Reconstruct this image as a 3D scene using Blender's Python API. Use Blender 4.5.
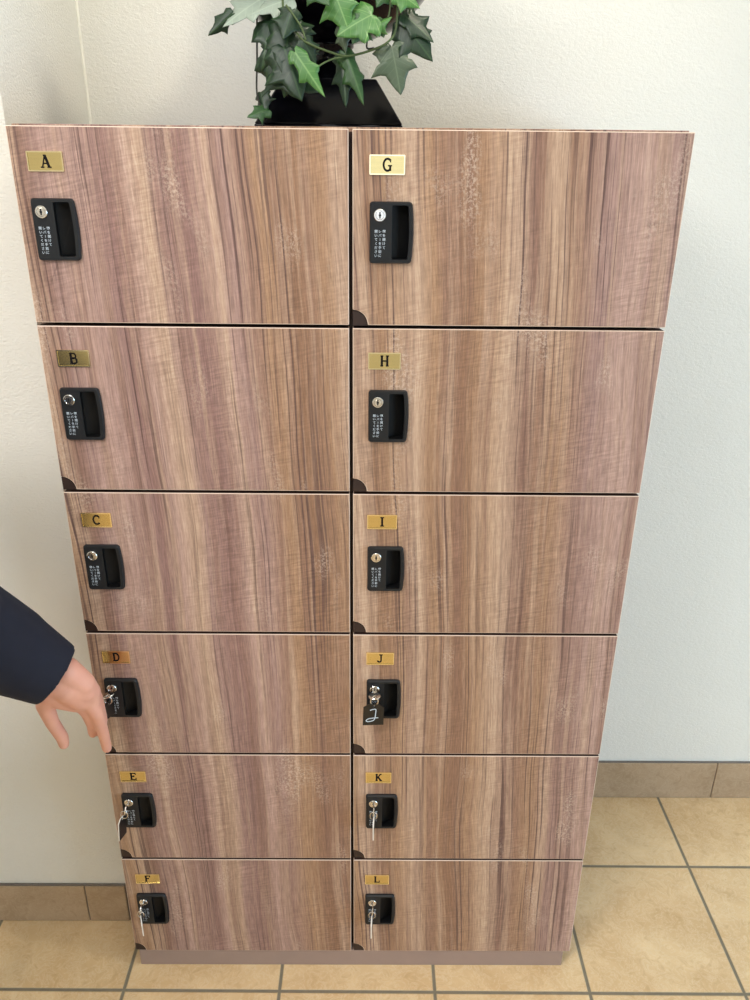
import bpy, bmesh, math, random
from mathutils import Vector, Matrix
from mathutils.geometry import tessellate_polygon

for o in list(bpy.data.objects):
    bpy.data.objects.remove(o)
S = bpy.context.scene
COL = S.collection
PI = math.pi

# ------------------------------------------------------------------ camera
pitch, yaw, roll = 0.40646, 0.00834, -0.01031
fwd = Vector((math.sin(yaw)*math.cos(pitch), math.cos(yaw)*math.cos(pitch), -math.sin(pitch)))
right0 = Vector((math.cos(yaw), -math.sin(yaw), 0))
down0 = fwd.cross(right0)
right = right0*math.cos(roll) + down0*math.sin(roll)
down = -right0*math.sin(roll) + down0*math.cos(roll)
cam_data = bpy.data.cameras.new('camera')
cam = bpy.data.objects.new('camera', cam_data); COL.objects.link(cam)
M = Matrix.Identity(4)
for i in range(3):
    M[i][0] = right[i]; M[i][1] = -down[i]; M[i][2] = -fwd[i]
M[0][3], M[1][3], M[2][3] = 0.47763, -1.14027, 1.55841
cam.matrix_world = M
cam_data.sensor_fit = 'HORIZONTAL'; cam_data.sensor_width = 36
cam_data.lens = 790.86/750*36
cam_data.clip_start = 0.02
S.camera = cam

# ------------------------------------------------------------------ world, lamps, exposure
S.view_settings.view_transform = 'Standard'
S.view_settings.look = 'None'
S.view_settings.exposure = 0.07
S.view_settings.gamma = 1.0
S.view_settings.use_curve_mapping = False
W = bpy.data.worlds.new('world'); S.world = W; W.use_nodes = True
W.node_tree.nodes['Background'].inputs[0].default_value = (0.82, 0.90, 1.0, 1)
W.node_tree.nodes['Background'].inputs[1].default_value = 2.0

def area(name, loc, target, size, power, col, size_y=None):
    d = bpy.data.lights.new(name, 'AREA'); d.energy = power; d.color = col
    d.size = size
    if size_y: d.shape = 'RECTANGLE'; d.size_y = size_y
    o = bpy.data.objects.new(name, d); COL.objects.link(o)
    o.location = loc
    o.rotation_euler = (Vector(target)-Vector(loc)).to_track_quat('-Z', 'Y').to_euler()
    return o
area('ceiling_light_panel', (0.25, -0.80, 2.67), (0.25, -0.75, 0), 0.9, 7.5, (0.96, 0.98, 1.0), 0.6)
area('ceiling_light_panel', (-0.8, -1.7, 2.67), (-0.8, -1.7, 0), 1.2, 52, (1.0, 0.98, 0.97), 0.6)
area('warm_spot_lamp', (0.82, -0.20, 2.60), (-0.05, 0.25, 1.9), 0.14, 7.0, (1.0, 0.91, 0.74))
area('window_daylight', (3.36, -1.5, 0.85), (0.3, -0.6, 0.1), 2.3, 40, (0.34, 0.67, 1.0), 1.4)

# ------------------------------------------------------------------ material helpers
def nt(name):
    m = bpy.data.materials.new(name); m.use_nodes = True
    t = m.node_tree; b = t.nodes['Principled BSDF']
    return m, t, b
def srgb(r, g, b):
    f = lambda c: (c/255/12.92) if c/255 <= 0.04045 else ((c/255+0.055)/1.055)**2.4
    return (f(r), f(g), f(b), 1)
def node(t, typ, **kw):
    n = t.nodes.new(typ)
    for k, v in kw.items():
        if k.startswith('i_'): n.inputs[k[2:].replace('_', ' ')].default_value = v
        else: setattr(n, k, v)
    return n
def math_n(t, op, a, b=None, c=None, clamp=False):
    n = t.nodes.new('ShaderNodeMath'); n.operation = op; n.use_clamp = clamp
    for i, v in enumerate((a, b, c)):
        if v is None: continue
        if isinstance(v, (int, float)): n.inputs[i].default_value = v
        else: t.links.new(v, n.inputs[i])
    return n.outputs[0]
def ramp(t, fac, stops, interp='LINEAR'):
    n = t.nodes.new('ShaderNodeValToRGB'); n.color_ramp.interpolation = interp
    e = n.color_ramp.elements
    while len(e) > 1: e.remove(e[-1])
    e[0].position, e[0].color = stops[0]
    for p, c in stops[1:]:
        x = e.new(p); x.color = c
    t.links.new(fac, n.inputs[0]); return n.outputs[0]
def noise(t, vec, scale, detail=4, rough=0.55, dist=0.0):
    n = node(t, 'ShaderNodeTexNoise'); n.inputs['Scale'].default_value = scale
    n.inputs['Detail'].default_value = detail; n.inputs['Roughness'].default_value = rough
    n.inputs['Distortion'].default_value = dist
    t.links.new(vec, n.inputs['Vector']); return n.outputs['Fac']
def mapped(t, vec, scale, loc=(0, 0, 0), rot=(0, 0, 0)):
    n = t.nodes.new('ShaderNodeMapping'); n.inputs['Scale'].default_value = scale
    n.inputs['Location'].default_value = loc; n.inputs['Rotation'].default_value = rot
    t.links.new(vec, n.inputs['Vector']); return n.outputs[0]
def mix(t, fac, a, b, mode='MIX'):
    n = t.nodes.new('ShaderNodeMix'); n.data_type = 'RGBA'; n.blend_type = mode
    for sock, v in ((n.inputs[0], fac), (n.inputs[6], a), (n.inputs[7], b)):
        if isinstance(v, (int, float, tuple)): sock.default_value = v
        else: t.links.new(v, sock)
    return n.outputs[2]
def bump(t, b, h, strength, dist):
    n = t.nodes.new('ShaderNodeBump'); n.inputs['Strength'].default_value = strength
    n.inputs['Distance'].default_value = dist
    t.links.new(h, n.inputs['Height']); t.links.new(n.outputs[0], b.inputs['Normal'])
def simple(name, col, rough=0.5, metal=0.0, var=0.08, nscale=40, spec=0.5):
    m, t, b = nt(name)
    tc = node(t, 'ShaderNodeTexCoord')
    f = noise(t, tc.outputs['Object'], nscale)
    c0 = tuple(max(0, c*(1-var)) for c in col[:3])+(1,); c1 = tuple(min(1, c*(1+var)) for c in col[:3])+(1,)
    t.links.new(mix(t, f, c0, c1), b.inputs['Base Color'])
    b.inputs['Roughness'].default_value = rough; b.inputs['Metallic'].default_value = metal
    b.inputs['Specular IOR Level'].default_value = spec
    return m

# ------------------------------------------------------------------ materials
def wood_mat():
    m, t, b = nt('walnut_laminate')
    tc = node(t, 'ShaderNodeTexCoord'); P = tc.outputs['Object']
    sx = node(t, 'ShaderNodeSeparateXYZ'); t.links.new(P, sx.inputs[0])
    # slow sideways wander of the grain along the height
    wob = noise(t, mapped(t, P, (5, 1, 1.6)), 1.0, 2, 0.5)
    wob2 = math_n(t, 'MULTIPLY', math_n(t, 'SUBTRACT', wob, 0.5), 0.040)
    lean = math_n(t, 'MULTIPLY', sx.outputs[2], 0.035)
    xw = math_n(t, 'ADD', math_n(t, 'ADD', sx.outputs[0], wob2), lean)
    cb = node(t, 'ShaderNodeCombineXYZ'); t.links.new(xw, cb.inputs[0]); t.links.new(sx.outputs[2], cb.inputs[2])
    Q = cb.outputs[0]
    # veneer bands, with a mauve-to-tan lighting tint painted across the width
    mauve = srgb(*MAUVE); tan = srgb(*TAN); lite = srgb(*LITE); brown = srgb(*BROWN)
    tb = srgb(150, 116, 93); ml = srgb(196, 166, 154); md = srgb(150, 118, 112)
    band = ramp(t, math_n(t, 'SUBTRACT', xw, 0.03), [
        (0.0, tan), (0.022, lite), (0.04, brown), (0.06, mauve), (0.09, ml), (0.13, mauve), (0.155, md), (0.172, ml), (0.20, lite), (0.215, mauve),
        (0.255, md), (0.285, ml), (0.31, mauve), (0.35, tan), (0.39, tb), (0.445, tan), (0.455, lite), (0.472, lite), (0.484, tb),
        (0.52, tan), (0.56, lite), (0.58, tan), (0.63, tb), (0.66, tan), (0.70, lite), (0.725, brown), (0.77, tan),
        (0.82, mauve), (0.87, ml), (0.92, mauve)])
    W1 = (1, 1, 1, 1); K0 = (0, 0, 0, 1)
    c = band
    # medium streaks
    med = noise(t, mapped(t, Q, (48, 1, 0.9)), 1.0, 3, 0.6)
    c = mix(t, math_n(t, 'MULTIPLY', ramp(t, med, [(0.36, W1), (0.52, K0)]), 0.60), c, brown)
    med2 = noise(t, mapped(t, Q, (40, 1, 1.0), (7, 0, 3)), 1.0, 3, 0.6)
    c = mix(t, math_n(t, 'MULTIPLY', ramp(t, med2, [(0.52, K0), (0.66, W1)]), 0.70), c, lite)
    # narrow streaks
    st = noise(t, mapped(t, Q, (150, 1, 1.8), (3, 0, 5)), 1.0, 3, 0.6)
    c = mix(t, math_n(t, 'MULTIPLY', ramp(t, st, [(0.38, W1), (0.50, K0)]), 0.32), c, brown)
    c = mix(t, math_n(t, 'MULTIPLY', ramp(t, st, [(0.54, K0), (0.66, W1)]), 0.28), c, lite)
    # thin dark pore lines, gathered in some parts of the sheet
    fine = noise(t, mapped(t, Q, (210, 1, 1.5)), 1.0, 2, 0.5)
    mask = noise(t, mapped(t, Q, (13, 1, 1.1), (2, 0, 9)), 1.0, 1, 0.5)
    ln = math_n(t, 'MULTIPLY', ramp(t, fine, [(0.54, K0), (0.64, W1)]),
                ramp(t, mask, [(0.42, (0.12, 0.12, 0.12, 1)), (0.58, (0.9, 0.9, 0.9, 1))]))
    c = mix(t, ln, c, srgb(*DARK))
    # short fibre flecks
    fib = noise(t, mapped(t, Q, (520, 1, 28)), 1.0, 3, 0.7)
    c = mix(t, 0.75, c, ramp(t, fib, [(0.32, (0.32, 0.32, 0.32, 1)), (0.68, (0.68, 0.68, 0.68, 1))]), 'OVERLAY')
    # cross-grain flame figure, slightly slanted
    zs = math_n(t, 'SUBTRACT', sx.outputs[2], math_n(t, 'MULTIPLY', sx.outputs[0], 0.22))
    cf = node(t, 'ShaderNodeCombineXYZ'); t.links.new(xw, cf.inputs[0]); t.links.new(zs, cf.inputs[2])
    fl = noise(t, mapped(t, cf.outputs[0], (30, 1, 260)), 1.0, 3, 0.65)
    flm = noise(t, mapped(t, Q, (8, 1, 5), (5, 0, 1)), 1.0, 2, 0.5)
    c = mix(t, ramp(t, flm, [(0.40, (0.15, 0.15, 0.15, 1)), (0.62, W1)]), c,
            mix(t, 1.0, c, ramp(t, fl, [(0.36, (0.42, 0.42, 0.42, 1)), (0.64, (0.59, 0.59, 0.59, 1))]), 'OVERLAY'))
    # pale broken flecks (sawn marks)
    pk = noise(t, mapped(t, Q, (240, 1, 210)), 1.0, 4, 0.75)
    pm = noise(t, mapped(t, Q, (13, 1, 5.0), (1, 0, 6)), 1.0, 2, 0.5)
    pf = math_n(t, 'MULTIPLY', ramp(t, pk, [(0.48, K0), (0.58, W1)]), ramp(t, pm, [(0.58, K0), (0.68, (0.60, 0.60, 0.60, 1))]))
    c = mix(t, pf, c, srgb(*PALE))
    c = mix(t, 1.0, c, (0.86, 0.83, 0.82, 1), 'MULTIPLY')
    t.links.new(c, b.inputs['Base Color'])
    b.inputs['Roughness'].default_value = 0.42
    b.inputs['Specular IOR Level'].default_value = 0.35
    bump(t, b, fib, 0.12, 0.0006)
    return m
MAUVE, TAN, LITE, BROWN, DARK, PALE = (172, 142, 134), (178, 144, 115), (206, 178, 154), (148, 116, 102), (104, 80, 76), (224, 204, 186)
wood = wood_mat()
edge = simple('pale_edge_highlight', srgb(226, 204, 186), 0.35, var=0.05)  # pale bevel colour stands in for the highlight on lit door edges
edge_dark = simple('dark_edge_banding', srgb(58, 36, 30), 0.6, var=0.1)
carcass = simple('dark_brown_carcass', srgb(52, 33, 28), 0.6, var=0.15)
pad_m = simple('dark_brown_rubber', srgb(44, 27, 24), 0.5, var=0.2)
plinth_m = simple('grey_brown_plinth', srgb(158, 136, 126), 0.5, var=0.05)
blackp = simple('black_plastic', srgb(24, 27, 31), 0.45, var=0.12, spec=0.35)
pocket_m = simple('black_plastic_shaded', srgb(9, 10, 12), 0.6, var=0.12, spec=0.25)  # darker copy of the case plastic, recess shade put into the colour
chrome = simple('chrome', (0.72, 0.70, 0.67, 1), 0.13, 1.0, var=0.05)
dark_slot = simple('keyway_black', (0.006, 0.006, 0.006, 1), 0.6)
ink = simple('black_ink', (0.008, 0.007, 0.008, 1), 0.7, spec=0.1)
white_print = simple('white_print', srgb(196, 208, 220), 0.6, var=0.03)
tag_black = simple('tag_black_plastic', srgb(20, 18, 18), 0.3)
tag_white = simple('tag_white_edge', srgb(235, 230, 222), 0.4, var=0.02)  # white for the rim faces of tags turned edge-on
navy = simple('navy_cloth', srgb(20, 24, 40), 0.9, var=0.2, nscale=60)
trouser = simple('charcoal_cloth', srgb(46, 46, 52), 0.9, var=0.2, nscale=60)
leather = simple('black_leather', srgb(26, 24, 23), 0.4)
hair_m = simple('black_hair', srgb(22, 18, 16), 0.5, var=0.4, nscale=120)
urn_m = simple('glossy_black_ceramic', srgb(9, 9, 13), 0.14, var=0.3, spec=0.2)
vine_m = simple('vine_stem', srgb(74, 92, 52), 0.6, var=0.3)
wire_m = simple('dark_vine_stem', srgb(40, 38, 30), 0.6, var=0.3)
soil_m = simple('dark_soil', srgb(48, 36, 28), 0.95, var=0.4)
caulk = simple('white_caulk', srgb(240, 238, 228), 0.6, var=0.02)
caulk_grey = simple('grey_joint_filler', srgb(120, 112, 104), 0.7, var=0.1)
ceil_m = simple('white_ceiling_paint', srgb(235, 232, 225), 0.9, var=0.02)
frame_m = simple('white_window_frame', srgb(225, 225, 222), 0.4, var=0.02)

def gold(name, col, rough=0.28):
    m, t, b = nt(name)
    tc = node(t, 'ShaderNodeTexCoord')
    f = noise(t, mapped(t, tc.outputs['Object'], (20, 1, 500)), 1.0, 3)
    c0 = tuple(c*0.86 for c in col[:3])+(1,)
    t.links.new(mix(t, f, c0, col), b.inputs['Base Color'])
    b.inputs['Metallic'].default_value = 1.0; b.inputs['Roughness'].default_value = rough
    return m
brass = gold('brushed_brass', (0.72, 0.58, 0.27, 1), 0.17)
brass_frame = gold('polished_brass', (0.90, 0.78, 0.50, 1), 0.12)

def skin_mat():
    m, t, b = nt('skin')
    tc = node(t, 'ShaderNodeTexCoord')
    f = noise(t, tc.outputs['Object'], 30)
    t.links.new(mix(t, f, srgb(222, 158, 138), srgb(236, 180, 156)), b.inputs['Base Color'])
    b.inputs['Roughness'].default_value = 0.5
    b.inputs['Subsurface Weight'].default_value = 0.12
    b.inputs['Subsurface Radius'].default_value = (0.01, 0.004, 0.002)
    return m
skin = skin_mat()

def wall_mat():
    m, t, b = nt('embossed_wallpaper')
    tc = node(t, 'ShaderNodeTexCoord'); P = tc.outputs['Object']
    f = noise(t, P, 3.0, 3)
    t.links.new(mix(t, f, srgb(230, 229, 221), srgb(238, 237, 230)), b.inputs['Base Color'])
    b.inputs['Roughness'].default_value = 0.85
    b.inputs['Specular IOR Level'].default_value = 0.25
    a = noise(t, mapped(t, P, (150, 150, 260)), 1.0, 3, 0.6)
    a2 = noise(t, P, 420, 2, 0.6)
    bump(t, b, math_n(t, 'ADD', a, math_n(t, 'MULTIPLY', a2, 0.4)), 0.8, 0.0018)
    return m
wallp = wall_mat()

def tile_mat(name, floor=True, c0=(206, 171, 124), c1=(232, 203, 158), vein=(236, 218, 186), dark=(176, 140, 100)):
    m, t, b = nt(name)
    tc = node(t, 'ShaderNodeTexCoord'); P = tc.outputs['Object']
    T = 0.3167
    if floor:
        mp = t.nodes.new('ShaderNodeMapping'); mp.vector_type = 'TEXTURE'
        mp.inputs['Location'].default_value = (-0.01438, -0.0534, 0); mp.inputs['Rotation'].default_value = (0, 0, -0.00462)
        mp.inputs['Scale'].default_value = (T, T, 1)
        t.links.new(P, mp.inputs['Vector'])
        s = node(t, 'ShaderNodeSeparateXYZ'); t.links.new(mp.outputs[0], s.inputs[0])
        fx = math_n(t, 'FRACT', s.outputs[0]); fy = math_n(t, 'FRACT', s.outputs[1])
        dx = math_n(t, 'MINIMUM', fx, math_n(t, 'SUBTRACT', 1.0, fx))
        dy = math_n(t, 'MINIMUM', fy, math_n(t, 'SUBTRACT', 1.0, fy))
        d = math_n(t, 'MINIMUM', dx, dy)
        cell = node(t, 'ShaderNodeCombineXYZ')
        t.links.new(math_n(t, 'FLOOR', s.outputs[0]), cell.inputs[0]); t.links.new(math_n(t, 'FLOOR', s.outputs[1]), cell.inputs[1])
        wn = node(t, 'ShaderNodeTexWhiteNoise'); t.links.new(cell.outputs[0], wn.inputs['Vector'])
        av = node(t, 'ShaderNodeVectorMath', operation='MULTIPLY_ADD'); t.links.new(wn.outputs['Color'], av.inputs[0])
        av.inputs[1].default_value = (7, 7, 7); t.links.new(P, av.inputs[2]); Q = av.outputs[0]
        rnd = wn.outputs['Value']
    else:
        Q = P
    n1 = noise(t, Q, 9, 5, 0.62, 0.6); n2 = noise(t, Q, 38, 5, 0.7, 1.4); n3 = noise(t, Q, 90, 3, 0.7)
    c = mix(t, ramp(t, n1, [(0.3, (0, 0, 0, 1)), (0.7, (1, 1, 1, 1))]), srgb(*c0), srgb(*c1))
    vr = ramp(t, math_n(t, 'ABSOLUTE', math_n(t, 'SUBTRACT', n2, 0.5)), [(0.0, (0.75, 0.75, 0.75, 1)), (0.035, (0, 0, 0, 1))])
    c = mix(t, math_n(t, 'MULTIPLY', vr, 0.55), c, srgb(*vein))
    c = mix(t, math_n(t, 'MULTIPLY', ramp(t, n2, [(0.56, (0, 0, 0, 1)), (0.72, (1, 1, 1, 1))]), 0.4), c, srgb(*dark))
    c = mix(t, math_n(t, 'MULTIPLY', ramp(t, n3, [(0.66, (0, 0, 0, 1)), (0.74, (1, 1, 1, 1))]), 0.35), c, srgb(*dark))
    if floor:
        c = mix(t, math_n(t, 'MULTIPLY', rnd, 0.16), c, srgb(*c0))
        g = ramp(t, d, [(0.0095, (1, 1, 1, 1)), (0.0125, (0, 0, 0, 1))])
        gc = mix(t, noise(t, P, 60), srgb(112, 104, 88), srgb(138, 128, 108))
        c = mix(t, g, c, gc)
        h = math_n(t, 'ADD', math_n(t, 'MULTIPLY', math_n(t, 'SUBTRACT', 1.0, g), 1.0), math_n(t, 'MULTIPLY', n2, 0.12))
        bump(t, b, h, 0.6, 0.0015)
        rg = mix(t, g, (0.36, 0.36, 0.36, 1), (0.9, 0.9, 0.9, 1)); t.links.new(rg, b.inputs['Roughness'])
    else:
        bump(t, b, n2, 0.15, 0.001); b.inputs['Roughness'].default_value = 0.38
    t.links.new(c, b.inputs['Base Color'])
    return m
floor_m = tile_mat('beige_stone_tile_floor')
skirt_m = tile_mat('taupe_skirting_tile', False, (164, 140, 112), (186, 162, 134), (196, 176, 150), (142, 118, 92))

def leaf_mat(name, top, vein, back):
    m, t, b = nt(name)
    tc = node(t, 'ShaderNodeTexCoord'); P = tc.outputs['Object']
    s = node(t, 'ShaderNodeSeparateXYZ'); t.links.new(P, s.inputs[0])
    uv = node(t, 'ShaderNodeUVMap'); su = node(t, 'ShaderNodeSeparateXYZ'); t.links.new(uv.outputs[0], su.inputs[0])
    ax = math_n(t, 'ABSOLUTE', su.outputs[0])
    # midrib and side veins radiating from the base
    mid = math_n(t, 'LESS_THAN', ax, 0.016)
    ang = math_n(t, 'ARCTAN2', ax, math_n(t, 'ADD', su.outputs[1], 0.02))
    v1 = math_n(t, 'LESS_THAN', math_n(t, 'ABSOLUTE', math_n(t, 'SUBTRACT', ang, 0.82)), 0.03)
    v2 = math_n(t, 'LESS_THAN', math_n(t, 'ABSOLUTE', math_n(t, 'SUBTRACT', ang, 1.45)), 0.03)
    st = math_n(t, 'LESS_THAN', math_n(t, 'ABSOLUTE', math_n(t, 'SUBTRACT', math_n(t, 'FRACT', math_n(t, 'MULTIPLY', math_n(t, 'SUBTRACT', su.outputs[1], math_n(t, 'MULTIPLY', ax, 0.7)), 6.0)), 0.5)), 0.05)
    v = math_n(t, 'MAXIMUM', math_n(t, 'MAXIMUM', mid, v1), math_n(t, 'MAXIMUM', v2, math_n(t, 'MULTIPLY', st, 0.5)))
    n = noise(t, P, 60, 4)
    c = mix(t, n, tuple(x*0.75 for x in srgb(*top)[:3])+(1,), tuple(min(1, x*1.25) for x in srgb(*top)[:3])+(1,))
    c = mix(t, math_n(t, 'MULTIPLY', v, 0.5), c, srgb(*vein))
    geo = node(t, 'ShaderNodeNewGeometry')
    c = mix(t, geo.outputs['Backfacing'], c, srgb(*back))
    t.links.new(c, b.inputs['Base Color']); b.inputs['Roughness'].default_value = 0.42
    return m
LM = {'dark': leaf_mat('ivy_leaf_dark', (24, 50, 30), (58, 88, 52), (44, 64, 42)),
      'mid': leaf_mat('ivy_leaf_mid', (44, 80, 40), (84, 116, 70), (60, 84, 52)),
      'bright': leaf_mat('ivy_leaf_bright', (70, 118, 56), (130, 168, 102), (92, 124, 74)),
      'grey': leaf_mat('ivy_leaf_grey_green', (72, 88, 68), (104, 120, 96), (88, 102, 84)),
      'pale': leaf_mat('ivy_leaf_pale', (146, 160, 148), (172, 188, 174), (130, 146, 132))}

# ------------------------------------------------------------------ object helpers
def link(name, me, mat, parent=None):
    if isinstance(mat, (list, tuple)):
        for q in mat: me.materials.append(q)
    elif mat: me.materials.append(mat)
    o = bpy.data.objects.new(name, me); COL.objects.link(o)
    if parent: o.parent = parent
    return o
def obj(name, bm, mat, parent=None, smooth=False, recalc=True):
    if recalc: bmesh.ops.recalc_face_normals(bm, faces=bm.faces)
    me = bpy.data.meshes.new(name); bm.to_mesh(me); bm.free()
    if smooth:
        for p in me.polygons: p.use_smooth = True
    return link(name, me, mat, parent)
def bevel(o, w, seg=2, ang=0.6):
    d = o.modifiers.new('bevel', 'BEVEL'); d.width = w; d.segments = seg; d.limit_method = 'ANGLE'; d.angle_limit = ang
    return o
def box(bm, a, b, mi=0):
    x0, y0, z0 = a; x1, y1, z1 = b
    v = [bm.verts.new(p) for p in ((x0,y0,z0),(x1,y0,z0),(x1,y1,z0),(x0,y1,z0),(x0,y0,z1),(x1,y0,z1),(x1,y1,z1),(x0,y1,z1))]
    for f in ((0,3,2,1),(4,5,6,7),(0,1,5,4),(1,2,6,5),(2,3,7,6),(3,0,4,7)):
        q = bm.faces.new([v[i] for i in f]); q.material_index = mi
def boxobj(name, a, b, mat, parent=None, bv=0):
    bm = bmesh.new(); box(bm, a, b); o = obj(name, bm, mat, parent)
    if bv: bevel(o, bv)
    return o
def plate_with_holes(bm, outer, holes, y0, y1, mi=0, close_back=True):
    """outline in x,z; front at y0, back at y1"""
    loops = [outer]+holes
    flat = [p for l in loops for p in l]
    tris = tessellate_polygon([[Vector((p[0], p[1], 0)) for p in l] for l in loops])
    fr = [bm.verts.new((p[0], y0, p[1])) for p in flat]; bk = [bm.verts.new((p[0], y1, p[1])) for p in flat]
    for t3 in tris:
        try:
            bm.faces.new([fr[i] for i in t3]).material_index = mi
            if close_back: bm.faces.new([bk[i] for i in reversed(t3)]).material_index = mi
        except ValueError: pass
    k = 0
    for l in loops:
        n = len(l)
        for i in range(n):
            j = (i+1) % n
            bm.faces.new((fr[k+i], fr[k+j], bk[k+j], bk[k+i])).material_index = mi
        k += n
def rrect(x0, z0, x1, z1, r, n=4, bulge=0.0):
    """rounded rectangle, counter-clockwise; bulge pushes the right side outwards in an arc"""
    pts = []
    for cx, cz, a0 in ((x0+r, z0+r, PI), (x1-r, z0+r, 1.5*PI), (x1-r, z1-r, 0), (x0+r, z1-r, 0.5*PI)):
        for i in range(n+1):
            a = a0+i*PI/2/n; pts.append((cx+r*math.cos(a), cz+r*math.sin(a)))
        if bulge and a0 == 1.5*PI:
            for i in range(1, 8):
                u = i/8; pts.append((x1, z0+r+(z1-z0-2*r)*u))
    if bulge:
        zc, hh = (z0+z1)/2, (z1-z0)/2
        pts = [((x+bulge*(1-((z-zc)/hh)**2)) if x > x1-r-1e-6 else x, z) for x, z in pts]
    return pts
def lathe(bm, prof, c=(0, 0, 0), n=48, axis='Z', mi=0):
    rings = []
    for r, h in prof:
        ring = []
        for i in range(n):
            a = 2*PI*i/n
            if axis == 'Z': p = (c[0]+r*math.cos(a), c[1]+r*math.sin(a), c[2]+h)
            else: p = (c[0]+r*math.cos(a), c[1]+h, c[2]+r*math.sin(a))
            ring.append(bm.verts.new(p))
        rings.append(ring)
    for A, B in zip(rings, rings[1:]):
        for i in range(n):
            bm.faces.new((A[i], A[(i+1) % n], B[(i+1) % n], B[i])).material_index = mi
    for R in (rings[0], rings[-1]):
        bm.faces.new(R).material_index = mi
def tube(bm, pts, rad, n=8):
    pts = [Vector(p) for p in pts]; rings = []
    if isinstance(rad, (int, float)): rad = [rad]*len(pts)
    for i, p in enumerate(pts):
        d = (pts[min(i+1, len(pts)-1)]-pts[max(i-1, 0)]).normalized()
        u = d.cross(Vector((0.31, 0.22, 0.92))).normalized(); w = d.cross(u)
        rings.append([bm.verts.new(p+(u*math.cos(2*PI*k/n)+w*math.sin(2*PI*k/n))*rad[i]) for k in range(n)])
    for A, B in zip(rings, rings[1:]):
        for i in range(n): bm.faces.new((A[i], A[(i+1) % n], B[(i+1) % n], B[i]))
    bm.faces.new(rings[0]); bm.faces.new(list(reversed(rings[-1])))
def smooth_path(pts, n=6):
    P = [Vector(p) for p in pts]; out = []
    for i in range(len(P)-1):
        a, b, c, d = P[max(i-1, 0)], P[i], P[i+1], P[min(i+2, len(P)-1)]
        for k in range(n):
            u = k/n
            out.append(0.5*((2*b)+(c-a)*u+(2*a-5*b+4*c-d)*u*u+(3*b-a-3*c+d)*u**3))
    out.append(P[-1]); return out
def thing(name, label, cat, loc=(0, 0, 0), group=None):
    o = bpy.data.objects.new(name, None); COL.objects.link(o); o.location = loc
    o.empty_display_size = 0.05
    o['label'] = label; o['category'] = cat
    if group: o['group'] = group
    return o
def struct(o, label=None, cat=None):
    o['kind'] = 'structure'
    if label: o['label'] = label
    if cat: o['category'] = cat
    return o

# ------------------------------------------------------------------ the room
PX = -0.046            # side face of the pillar on the left
PY = 0.1055+0.008       # its front face (skirting tile stands 8 mm proud)
BY = 0.490
CEIL = 2.7
struct(boxobj('floor', (-2.6, -4.2, -0.1), (3.5, BY+0.15, 0.0), floor_m), 'beige stone-look floor tiles with grey grout', 'floor')
struct(boxobj('ceiling', (-2.6, -4.2, CEIL), (3.5, BY+0.15, CEIL+0.1), ceil_m), 'plain white ceiling', 'ceiling')
struct(boxobj('wall_back', (PX-0.2, BY, 0), (3.4, BY+0.15, CEIL), wallp), 'cream wallpapered wall behind the lockers', 'wall')
struct(boxobj('wall_pillar', (-2.5, PY, 0), (PX, BY+0.14, CEIL), wallp), 'cream wallpapered wall projecting left of the lockers', 'wall')
struct(boxobj('wall_left', (-2.6, -4.2, 0), (-2.5, BY, CEIL), wallp), 'cream side wall', 'wall')
bm = bmesh.new()
box(bm, (-2.5, -4.2, 0), (0.25, -4.1, CEIL)); box(bm, (0.95, -4.2, 0), (3.4, -4.1, CEIL))
box(bm, (0.25, -4.2, 0), (0.95, -4.1, 1.15)); box(bm, (0.25, -4.2, 2.0), (0.95, -4.1, CEIL))
struct(obj('wall_front', bm, wallp), 'cream wall opposite the lockers', 'wall')
bm = bmesh.new()
for a, b in (((0.25, -4.18, 1.15), (0.29, -4.12, 2.0)), ((0.91, -4.18, 1.15), (0.95, -4.12, 2.0)), ((0.29, -4.18, 1.15), (0.91, -4.12, 1.19)), ((0.29, -4.18, 1.96), (0.91, -4.12, 2.0))): box(bm, a, b)
struct(obj('added_window', bm, frame_m), 'small white window frame added for the name plate reflections', 'window')  # unseen window, added to give the name plates a bright reflection
# right wall with the window opening the daylight comes through
bm = bmesh.new()
box(bm, (3.4, -4.2, 0), (3.5, -2.9, CEIL)); box(bm, (3.4, -0.3, 0), (3.5, BY, CEIL))
box(bm, (3.4, -2.9, 0), (3.5, -0.3, 0.2)); box(bm, (3.4, -2.9, 2.45), (3.5, -0.3, CEIL))
struct(obj('wall_right', bm, wallp), 'cream side wall with a window', 'wall')
bm = bmesh.new()
for a, b in (((3.42, -2.9, 0.2), (3.47, -2.85, 2.45)), ((3.42, -0.35, 0.2), (3.47, -0.3, 2.45)), ((3.42, -1.62, 0.2), (3.47, -1.58, 2.45)),
             ((3.42, -2.85, 0.2), (3.47, -0.35, 0.25)), ((3.42, -2.85, 2.4), (3.47, -0.35, 2.45))): box(bm, a, b)
struct(obj('window_1', bm, frame_m), 'white window frame', 'window')

# skirting tiles: individual tiles in one run, 100 mm high, with a joint every 313 mm
def skirting(name, x0, x1, yback, joints, label, hs=0.11):
    bm = bmesh.new()
    xs = [x0]+sorted(j for j in joints if x0 < j < x1)+[x1]
    for a, b in zip(xs, xs[1:]):
        box(bm, (a+0.0012, yback-0.008, 0.0005), (b-0.0012, yback-0.0005, hs))
    o = struct(bevel(obj(name, bm, skirt_m), 0.0012), label, 'baseboard')
    bm = bmesh.new(); box(bm, (x0, yback-0.0055, 0.0), (x1, yback-0.0003, hs+0.0025))
    g = obj('joint_filler', bm, caulk_grey, o)
    return o
skirting('baseboard_back', PX, 3.4, BY, [1.395-0.3167*k for k in range(-6, 5)], 'taupe skirting tiles right of the lockers', 0.116)
skirting('baseboard_left', -2.5, PX, PY, [-0.134-0.3167*k for k in range(0, 8)], 'taupe skirting tiles left of the lockers', 0.104)
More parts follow.
